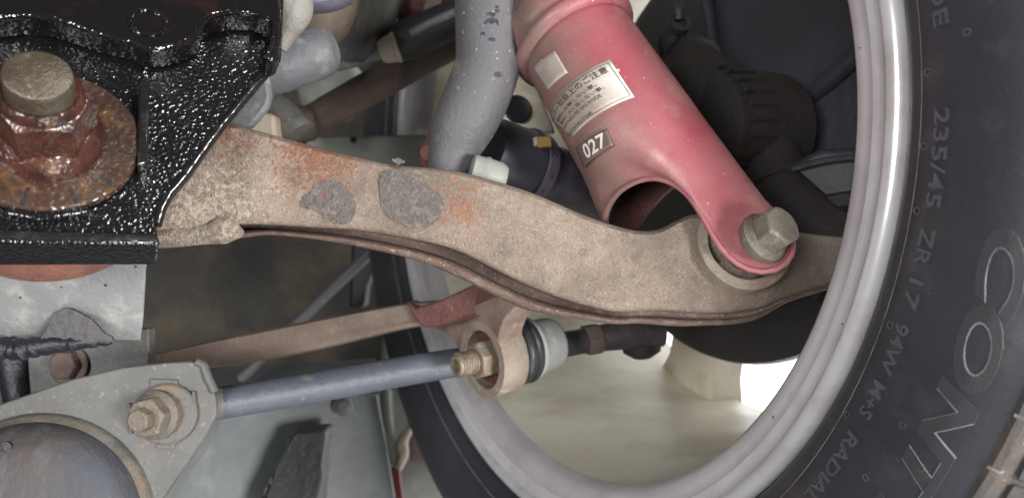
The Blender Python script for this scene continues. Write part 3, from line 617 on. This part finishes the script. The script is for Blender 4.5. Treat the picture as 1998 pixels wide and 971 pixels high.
# eccentric adjuster bolt
bp = pp(95, 283)
eb = thing('adjuster_bolt', 'large oily rusted adjuster bolt and nut on a graduated cam washer', 'bolt', bp)
cw = mk('cam_washer', lathe(bp, PN, [(.0285, .0004), (.0290, .0012), (.0290, .0042), (.0282, .0050), (.0275, .0050), (.001, .0050)], 72), M['rust_oily'], eb)
a_, e1_, e2_ = frame(PN)
for q, l in ((0.02, .006), (-.52, .006), (-1.0, .006), (-1.55, .007), (-2.2, .006), (.6, .005)):
    # graduations, angle measured on the plate from the picture's right
    xr = (Vector((1, 0, 0)) - PN * PN.x).normalized(); yr = PN.cross(xr)
    dv = xr * math.cos(q) + yr * math.sin(q); tv = PN.cross(dv)
    c0 = bp + PN * .0049 + dv * .0285; c1 = bp + PN * .0049 + dv * (.0285 - l)
    mk('index_mark', prism([c0 + tv * .0005, c1 + tv * .0005, c1 - tv * .0005, c0 - tv * .0005], PN * .0003), M['chip'], cw)
mk('nut_flange', lathe(bp, PN, [(.0182, .0051), (.0184, .0068), (.0170, .0095), (.0140, .0125)], 56), M['rust_nut'], eb)
mk('hex_nut', hexbolt(bp, PN, .0158, .0090, .0275, rot=.12), M['rust_nut'], eb, bevel=.0008)
mk('nut_crown', lathe(bp, PN, [(.0130, .0270), (.0122, .0295), (.0112, .0305), (.010, .0300)], 48), M['rust_nut'], eb)
mk('stud_end', lathe(bp, PN, [(.0100, .027), (.0100, .0360), (.0096, .0374), (.0086, .0380), (.001, .0382)], 48), M['stud'], eb)

# bush housing and grey plate below the bracket
bh = thing('rusty_bush_housing', 'rounded rust coloured housing showing under the black bracket edge', 'bush housing', pp(100, 520, -.02))
hc = pp(92, 338, -.018)
mk('housing', lathe(hc, PN, [(.030, .008), (.036, .006), (.0385, .001), (.0385, -.012), (.036, -.016), (.001, -.016)], 64), M['rust'], bh)
gp = thing('grey_bracket_plate', 'pale grey curved plate with torn dark spot under the rusty housing', 'plate', P(150, 640, .32))
g1 = cr([(310, 478, .312), (297, 510, .314), (287, 550, .316), (283, 600, .318), (280, 640, .319), (274, 664, .320)], 4)
top = [(-120, 470, .30)]; 
rows = []
for i in range(13):
    f = i / 12
    row = []
    for j in range(9):
        v = j / 8; xr = g1[int(v * (len(g1) - 1))]; x = -120 + (xr[0] + 120) * f
        y = 478 + (xr[1] - 478) * v + (1 - f) * (0 if v < .9 else -4); d = .300 + .018 * v ** 1.5 + .012 * f * f
        row.append(P(x, y, d))
    rows.append(row)
mk('plate', loft(rows, cap=False, closed=False), M['grey'], gp, solid=-.002, bevel=.0005)
def gpd(y):
    return .3165
blob('torn_spot', [(78, 664), (92, 640), (106, 614), (130, 602), (156, 610), (184, 628), (200, 648), (212, 655), (211, 668)], M['torn'], 0, .0015, gp, lambda x: .3145 + (x - 78) / 140 * .0012)
for x, y, r in ((206, 556, 3), (268, 506, 4), (265, 520, 2), (120, 560, 2), (40, 580, 2)):
    mk('stain_dot', lathe(P(x, y, .3035 + (y - 480) * .00005 + .00), (0, -1, 0), [(r * .0002, 0), (r * .00018, .0005)], 12), M['chip'], gp)
rl = cr([(-120, 672, .314), (0, 678, .315), (40, 682, .315), (80, 675, .316), (130, 670, .317), (180, 666, .318), (216, 662, .319)], 8)
mk('rubber_lip', tube([P(x, y + 3 * noise.noise(Vector((x * .05, 2, 0))), d) for x, y, d in rl], [(.0042 - .0022 * max(0, (x - 60) / 160)) * (1 + .35 * noise.noise(Vector((x * .08, 0, 0)))) for x, y, d in rl], 14), M['chip'], gp)

# ================================================================ LOWER LEFT LINK BRACKET AND ROD
lb = thing('link_mount_bracket', 'grey steel link bracket with rust stains at the lower left corner', 'bracket', P(300, 880, .37))
lo = [(-120, 800), (0, 788), (60, 767), (140, 739), (243, 715), (330, 706), (388, 703), (402, 712), (410, 742), (421, 776), (423, 808), (400, 850), (366, 900), (318, 971), (250, 1080), (-120, 1080)]
LN = Vector((.12, -1, .10)).normalized(); LO = P(290, 805, .37)
def lp(x, y, off=0.0): return plane_pt(x, y, LO + LN * off, LN)
mk('bracket_plate', prism([lp(*p) for p in lo], -LN * .003), M['grey_b'], lb, bevel=.0008)
mk('side_wall', prism([lp(421, 776, -.001), lp(425, 806, -.001), lp(400, 850, -.001), lp(322, 968, -.001), lp(270, 1060, -.001), lp(296, 1060, -.030), lp(352, 950, -.030), lp(420, 850, -.030), lp(428, 810, -.012)], (0, .0015, 0)), M['grey_b'], lb, bevel=.0004)
mk('folded_corner', tube([lp(x, y, .0006) for x, y in ((384, 705), (398, 712), (406, 738), (419, 764))], .0022, 12), M['grey_b'], lb)
for a, b in (((252, 786), (254, 846)), ((377, 762), (383, 812))):
    mk('guide_rib', prism([lp(a[0] - 4, a[1], .002), lp(a[0] + 3, a[1], .002), lp(b[0] + 3, b[1], .002), lp(b[0] - 4, b[1], .002)], -LN * .003), M['grey_b'], lb, bevel=.0005)
mk('top_tab', prism([lp(292, 738, .0012), lp(346, 740, .0012), lp(350, 765, .0012), lp(292, 768, .0012)], -LN * .002), M['rust_lip'], lb, bevel=.0005)
mk('bottom_tab', prism([lp(305, 845, .0012), lp(350, 848, .0012), lp(338, 876, .0012), lp(304, 874, .0012)], -LN * .002), M['rust_lip'], lb, bevel=.0005)
tb_ = thing('bush_tube', 'wide blue grey tube with rust stained lip in the bottom left corner', 'tube', lp(90, 1010))
tc = lp(70, 1030, 0)
mk('tube_face', lathe(tc, LN, [(.0500, -.02), (.0500, .002), (.0485, .0105), (.0450, .016), (.038, .0195), (.028, .0218), (.001, .0228)], 72), M['bush_blue'], tb_)
mk('tube_lip', ring(tc, LN, [(.0500, -.02), (.0515, -.004), (.0530, -.001), (.0530, .0012), (.0515, .0036), (.0495, .0052), (.0470, .0075)], 72), M['rust_lip'], tb_)
mk('drain_hole', lathe(plane_pt(12, 873, tc + LN * .0185, LN), LN, [(.0026, -.004), (.0026, .0006), (.0018, .0008)], 20), M['chip'], tb_)
cbolt = thing('link_bolt', 'small dusty bolt with round cam washer on the grey lower left bracket', 'bolt', lp(300, 803))
kb = lp(326, 806)
mk('cam_washer', lathe(kb, LN, [(.0145, .0002), (.0145, .0022), (.0135, .003), (.001, .003)], 48), M['rust_lip'], cbolt)
kb2 = lp(312, 806)
BX = Vector((-.12, -1, .02)).normalized()
mk('nut_flange', lathe(kb2, BX, [(.0118, .002), (.0118, .0045), (.0095, .0065)], 40), M['rust_lip'], cbolt)
mk('hex_nut', hexbolt(kb2, BX, .0098, .004, .013, rot=.2), M['bolt'], cbolt, bevel=.0004)
mk('stud_end', hexbolt(kb2, BX, .0056, .012, .0185, rot=.5), M['bolt'], cbolt, bevel=.0004)
# rod
tr = thing('tie_rod', 'straight slate blue rod running from lower left bracket to the wheel', 'tie rod', P(660, 745, .43))
mk('rod_shaft', ptube([(405, 790, .385, .0074), (430, 786, .388, .0080), (600, 757, .41, .0084), (820, 718, .44, .0084), (1000, 690, .46, .0082), (1120, 668, .475, .0078), (1150, 663, .478, .0076)], 28), M['rod'], tr)
mk('rod_sleeve', ptube([(404, 788, .383, .0082), (432, 785, .386, .0084)], 24), M['rust_lip'], tr)
mk('lock_nut', hexbolt(P(1142, 664, .476), P(1180, 657, .48) - P(1142, 664, .476), .0100, 0, .010), M['brown'], tr, bevel=.0004)
mk('rod_end', ptube([(1120, 668, .474, .0072), (1180, 658, .48, .0085), (1230, 652, .483, .0092), (1290, 648, .488, .009)], 20), M['rod_dark'], tr)
mk('ball_joint', lathe(P(1250, 655, .492), (-.1, -.1, 1), [(.006, -.014), (.012, -.010), (.0135, 0), (.012, .010), (.007, .016)], 32), M['dark_cast'], tr)

# ================================================================ BROWN LINK WITH EYE
bl = thing('trailing_link', 'brown dusty flat link ending in a tan eye beneath the arm', 'link', P(700, 620, .45))
def bar(pix, depth, m, name, par, **k):   # pix: (x, ytop, ybottom, d)
    lps = []
    for x, t, b, d in cr(pix, 4):
        h = b - t
        lps.append([P(x, t, d + depth), P(x, t, d + .003), P(x, t + .08 * h, d), P(x, t + .55 * h, d - .0005), P(x, t + .70 * h, d + .001), P(x, t + .80 * h, d + .0003), P(x, b - .06 * h, d + .0006), P(x, b, d + .004), P(x, b, d + depth)])
    return mk(name, loft(lps), m, par, sharp=30, **k)
bar([(240, 700, 730, .46), (300, 690, 722, .46), (420, 662, 716, .455), (560, 634, 695, .45), (700, 606, 664, .445), (800, 590, 640, .44), (860, 585, 632, .44)], .014, M['brown'], 'link_bar', bl)
mk('cast_shoulder', prism([P(790, 588, .436), P(812, 600, .431), P(860, 585, .427), P(930, 552, .422), P(960, 556, .421), P(990, 590, .421), P(985, 604, .420), P(930, 618, .420), P(870, 634, .425), P(826, 640, .431), P(812, 625, .433)], (0.004, .02, 0)), M['brown_red'], bl, bevel=.0012)
EA = Vector((.80, .58, .11)).normalized(); EC = P(962, 696, .428)
rows = []
EP = EC - EA * .0074
nk = [plane_pt(x, y, EP, EA) for x, y in ((846, 640), (866, 646), (886, 662), (898, 690), (908, 668), (918, 646), (931, 634), (946, 640), (957, 662), (964, 688), (972, 688), (974, 651), (983, 626), (1000, 606), (1024, 588), (1010, 570), (960, 580), (900, 606))]
mk('eye_neck', prism(nk, EA * .0160), M['eye_web'], bl, bevel=.0010)
mk('eye_ring', ring(EC, EA, [(.0213, -.0075), (.0220, -.0060), (.0220, .0075), (.0212, .0090), (.0165, .0090), (.0160, -.0066), (.0168, -.0078)], 56), M['eye'], bl)
jb = thing('link_bush_joint', 'threaded stud with tan nut, black rubber washer and grey cap through the eye', 'joint', EC)
mk('eye_core', lathe(EC, EA, [(.0158, .008), (.0158, -.001), (.001, -.001)], 40), M['brown_red'], jb)
mk('hex_nut', hexbolt(EC, -EA, .0108, -.002, .0125, rot=.3), M['nut'], jb, bevel=.0006)
st = mk('stud', lathe(EC, -EA, [(.0060, .010), (.0060, .0235), (.0054, .0245), (.0036, .0245), (.0034, .0215), (.0005, .0215)], 32), M['nut'], jb)
for k in range(6):
    mk('thread', ring(EC - EA * (.0138 + k * .0017), EA, [(.0068, -.0003), (.0068, .0003), (.0056, .0009), (.0056, -.0009)], 28), M['nut'], st)
mk('rubber_washer', ring(EC, EA, [(.006, .012), (.0175, .012), (.0190, .0135), (.0192, .0160), (.0182, .0180), (.0176, .0186), (.0190, .0196), (.0192, .0215), (.0178, .0235), (.006, .0235)], 48), M['rubber'], jb, sharp=45)
mk('bush_cap', lathe(EC, EA, [(.0180, .0222), (.0184, .0228), (.0182, .0252), (.0160, .0266), (.0156, .0300), (.0154, .0400), (.0145, .0425), (.0120, .0440), (.001, .0445)], 48), M['cap'], jb, sharp=45)
mk('cap_pip', lathe(EC + EA * .044, EA, [(.0024, 0), (.0022, .0016), (.0006, .0024)], 16), M['white'], jb)
mk('rubber_boot', lathe(EC, EA, [(.010, .004), (.0165, .0095), (.0150, .0122), (.010, .013)], 40), M['rubber'], jb)

# ================================================================ BACKGROUND, UPPER LEFT
cw_ = thing('white_casting', 'chalky white casting tip at the top beside the black bracket', 'casting', P(575, 40, .36))
mk('casting', ptube([(545, -80, .36, .016), (560, -10, .36, .0125), (574, 26, .358, .0085), (562, 66, .358, .0045), (548, 96, .358, .003)], 24), M['castwhite'], cw_)
lg = thing('grey_plate_tongue', 'light grey steel tongue peeking out behind the bracket diagonal edge', 'plate', P(480, 200, .345))
mk('tongue', prism([P(x, y, .347) for x, y in ((430, 260), (440, 180), (500, 128), (522, 150), (529, 185), (524, 208), (505, 232), (488, 250))], (0, .005, 0)), M['ltgrey'], lg, bevel=.002)
gb = thing('grey_cross_tube', 'light blue grey rounded tube end behind the white casting', 'tube', P(580, 115, .42))
mk('tube', ptube([(470, 150, .42, .0135), (540, 132, .42, .0140), (600, 112, .425, .0140), (636, 98, .43, .013), (648, 94, .43, .009)], 24), M['ltgrey'], gb)
rb = thing('beige_boot', 'beige rubber bellows above the grey tube near the top', 'rubber boot', P(640, 40, .47))
mk('bellows', lathe(P(560, -25, .47), (P(700, 30, .48) - P(560, -10, .47)), [(.022, -.01), (.033, 0), (.034, .010), (.030, .014), (.033, .02), (.031, .030), (.024, .038), (.016, .042), (.005, .044)], 40), M['beige'], rb, sharp=0)
mk('grey_sleeve', ptube([(570, 8, .44, .006), (640, 4, .44, .006), (680, -12, .44, .006)], 16), M['clamp'], rb)
fx = thing('ribbed_rubber_hanger', 'dark grey ribbed rubber block beside the beige bellows', 'rubber block', P(710, 60, .50))
lps = []
for x0, x1, y, d in ((690, 800, -80, .50), (700, 790, -10, .50), (662, 772, 40, .495), (645, 742, 80, .49), (640, 720, 112, .49), (650, 715, 122, .495)):
    lps.append([P(x0, y, d + .03), P(x0, y, d + .006), P(x0 + (x1 - x0) * .15, y, d), P(x0 + (x1 - x0) * .35, y, d + .0025), P(x0 + (x1 - x0) * .5, y, d - .0005), P(x0 + (x1 - x0) * .7, y, d + .002), P(x0 + (x1 - x0) * .85, y, d), P(x1, y, d + .006), P(x1, y, d + .03)])
mk('block', loft(lps), M['fibre'], fx, sharp=0)
pl_ = thing('brake_pipe', 'grey pipe sleeve with beige clip running up to the right behind the bar', 'pipe', P(760, 100, .50))
mk('thin_pipe', ptube([(610, 135, .50, .0042), (680, 122, .50, .0042), (750, 100, .50, .0045), (770, 92, .50, .005)], 14), M['ltgrey'], pl_)
mk('sleeve', ptube([(755, 98, .50, .0095), (790, 80, .50, .0125), (840, 58, .50, .0125), (900, 28, .50, .011)], 20), M['dark_blue'], pl_)
mk('end_pipe', ptube([(800, 66, .488, .0028), (850, 42, .488, .003), (900, 20, .488, .003)], 12), M['ltgrey'], pl_)
mk('clip', lathe(P(742, 103, .485), P(775, 92, .485) - P(742, 103, .485), [(.0062, 0), (.0078, .003), (.0088, .009), (.0098, .0095), (.0098, .0115), (.007, .012)], 28), M['clip'], pl_)
mk('clip_ear', prism([P(754, 74, .478), P(764, 74, .478), P(776, 106, .478), P(768, 114, .478)], (0, .01, 0)), M['clip'], pl_, bevel=.001)
dl = thing('upper_diagonal_link', 'dusty brown diagonal bar rising behind the grey stabiliser bar', 'link', P(740, 170, .55))
mk('diagonal_bar', ptube([(560, 262, .54, .011), (610, 236, .54, .0115), (700, 184, .545, .0118), (800, 128, .55, .0118), (900, 74, .555, .0118), (960, 40, .555, .0118)], 20), M['brown'], dl)
mk('bar_foot', ptube([(520, 250, .53, .010), (565, 246, .53, .013), (610, 240, .535, .012)], 18), M['brown'], dl)
mk('top_mount', ptube([(770, 10, .53, .014), (830, -5, .53, .016), (880, -20, .53, .016)], 18), M['brown_red'], dl)
mk('mount_bolt', hexbolt(P(850, 22, .515), (-.1, -1, .1), .008, 0, .006), M['brown'], dl, bevel=.0005)
gb2 = thing('grey_green_beam', 'pale grey green flat beam just above the tan arm', 'beam', P(740, 290, .60))
mk('beam', prism([P(596, 266, .60), P(740, 263, .60), P(900, 262, .60), P(900, 360, .60), P(596, 330, .60)], (0, .02, 0)), M['liner'], gb2, bevel=.002)
mk('beam_hole', lathe(P(690, 273, .5985), (0, -1, .3), [(.0026, 0), (.0022, .0008)], 20), M['chip'], gb2)
gs = thing('pale_side_bracket', 'small pale grey bracket behind the left end of the arm', 'bracket', P(510, 235, .42))
mk('bracket_body', prism([P(470, 210, .43), P(535, 222, .43), P(538, 260, .43), P(530, 300, .43), P(470, 290, .43)], (0, .02, 0)), M['clip'], gs, bevel=.002)
mk('bracket_arm', ptube([(505, 190, .45, .007), (545, 215, .45, .009), (580, 262, .45, .011)], 14), M['grey_b'], gs)
pw = thing('pale_floor_bump', 'pale green grey rounded underbody bulge behind the diagonal bar', 'panel', P(650, 150, .72))
mk('bulge', lathe(P(640, 165, .74), (0, -1, .1), [(.034, -.02), (.030, .000), (.022, .008), (.010, .012), (.001, .013)], 32), M['liner'], pw)

# ================================================================ BACKGROUND, BELOW
up_ = thing('undertray_panel', 'grey green undertray panel with black slot at the bottom', 'undertray', P(560, 900, .72))
mk('panel', prism([P(300, 800, .66), P(440, 770, .68), P(640, 764, .72), P(735, 770, .74), P(752, 860, .74), P(775, 1000, .72), P(790, 1150, .70), P(150, 1150, .62)], (0, .004, 0)), M['panel'], up_, bevel=.001)
mk('upper_ledge', prism([P(300, 730, .80), P(730, 700, .84), P(740, 768, .76), P(440, 780, .70), P(290, 810, .68)], (0, .004, 0)), M['panel'], up_)
mk('panel_bolt', lathe(P(670, 792, .712), (-.1, -1, .1), [(.0088, 0), (.0088, .002), (.006, .003), (.005, .005), (.001, .0055)], 28), M['ltgrey'], up_)
rs = thing('black_rubber_block', 'rough black rubber strip standing on the grey undertray', 'rubber strip', P(580, 930, .66))
mk('strip', prism([P(570, 850, .655), P(578, 843, .655), P(632, 840, .655), P(636, 846, .655), P(630, 880, .65), P(626, 905, .65), P(628, 930, .645), P(622, 965, .64), P(620, 1060, .63), P(490, 1060, .63), P(520, 965, .64), P(540, 905, .65)], (0, .03, 0)), M['slot'], rs, bevel=.0015)
mk('strip_side', prism([P(566, 852, .66), P(572, 852, .66), P(524, 965, .645), P(498, 1060, .635), P(484, 1060, .635), P(512, 965, .645), P(545, 900, .655)], (0, .03, 0)), M['black_smooth'], rs)
db = thing('lower_bush_panel', 'dark grey panel with bolt head between the grey plate and bracket', 'panel', P(150, 720, .42))
mk('panel', prism([P(50, 660, .40), P(290, 640, .40), P(292, 735, .40), P(200, 770, .40), P(60, 800, .40)], (0, .008, 0)), M['grey_b'], db, bevel=.001)
mk('round_edge', ptube([(20, 660, .405, .007), (30, 720, .405, .008), (40, 780, .405, .008)], 16), M['chip'], db)
mk('bolt_washer', lathe(P(136, 712, .3995), (-.1, -1, .1), [(.0105, 0), (.0105, .0012), (.0095, .002)], 32), M['brown'], db)
mk('bolt_head', hexbolt(P(134, 712, .398), (-.1, -1, .1), .0078, 0, .006), M['brown'], db, bevel=.0005)
fs = thing('thin_diagonal_rod', 'thin grey rod slanting up through the dark gap under the arm', 'rod', P(650, 560, .75))
mk('rod', ptube([(470, 740, .74, .0052), (600, 610, .75, .0055), (735, 480, .76, .0058), (800, 416, .76, .0058)], 14), M['bar'], fs)
sm_ = thing('inner_sill_seam', 'brown purple vertical body seam beside the left edge of the tyre', 'body seam', P(790, 760, .80))
mk('seam_strip', prism([P(770, 430, .86), P(830, 430, .86), P(835, 620, .84), P(860, 760, .82), P(880, 900, .80), P(800, 900, .79), P(790, 780, .80), P(778, 600, .84)], (0, .02, 0)), M['seam'], sm_, bevel=.003)
mk('seam_edge', ptube([(762, 440, .85, .006), (764, 600, .83, .006), (752, 720, .80, .006), (758, 840, .78, .006), (772, 905, .77, .005)], 14), M['liner'], sm_)
mk('seam_flake', ptube([(800, 835, .78, .004), (785, 862, .775, .006), (788, 885, .77, .005), (776, 915, .765, .004)], 10), M['clip'], sm_)
mk('red_strip', prism([P(762, 915, .765), P(778, 915, .765), P(790, 1020, .76), P(768, 1020, .76)], (0, .01, 0)), M['redpaint'], sm_)
wl = thing('wheel_arch_liner', 'greenish white inner wheel arch liner left of the tyre at bottom', 'liner', P(850, 900, .82))
mk('liner_panel', prism([P(770, 740, .90), P(900, 740, .92), P(1040, 1150, .90), P(760, 1150, .86)], (0, .004, 0)), M['liner'], wl)
mk('liner_slot', prism([P(845, 820, .895), P(851, 820, .895), P(853, 880, .893), P(847, 880, .893)], (0, .003, 0)), M['chip'], wl)
dk = thing('dark_body_rail', 'dark ribbed body rail behind the thin rod under the arm', 'body rail', P(730, 540, .88))
mk('rail', prism([P(690, 420, .88), P(735, 420, .88), P(732, 520, .87), P(715, 560, .87), P(712, 600, .86), P(680, 600, .86), P(684, 500, .87)], (0, .03, 0)), M['chip'], dk, bevel=.004)
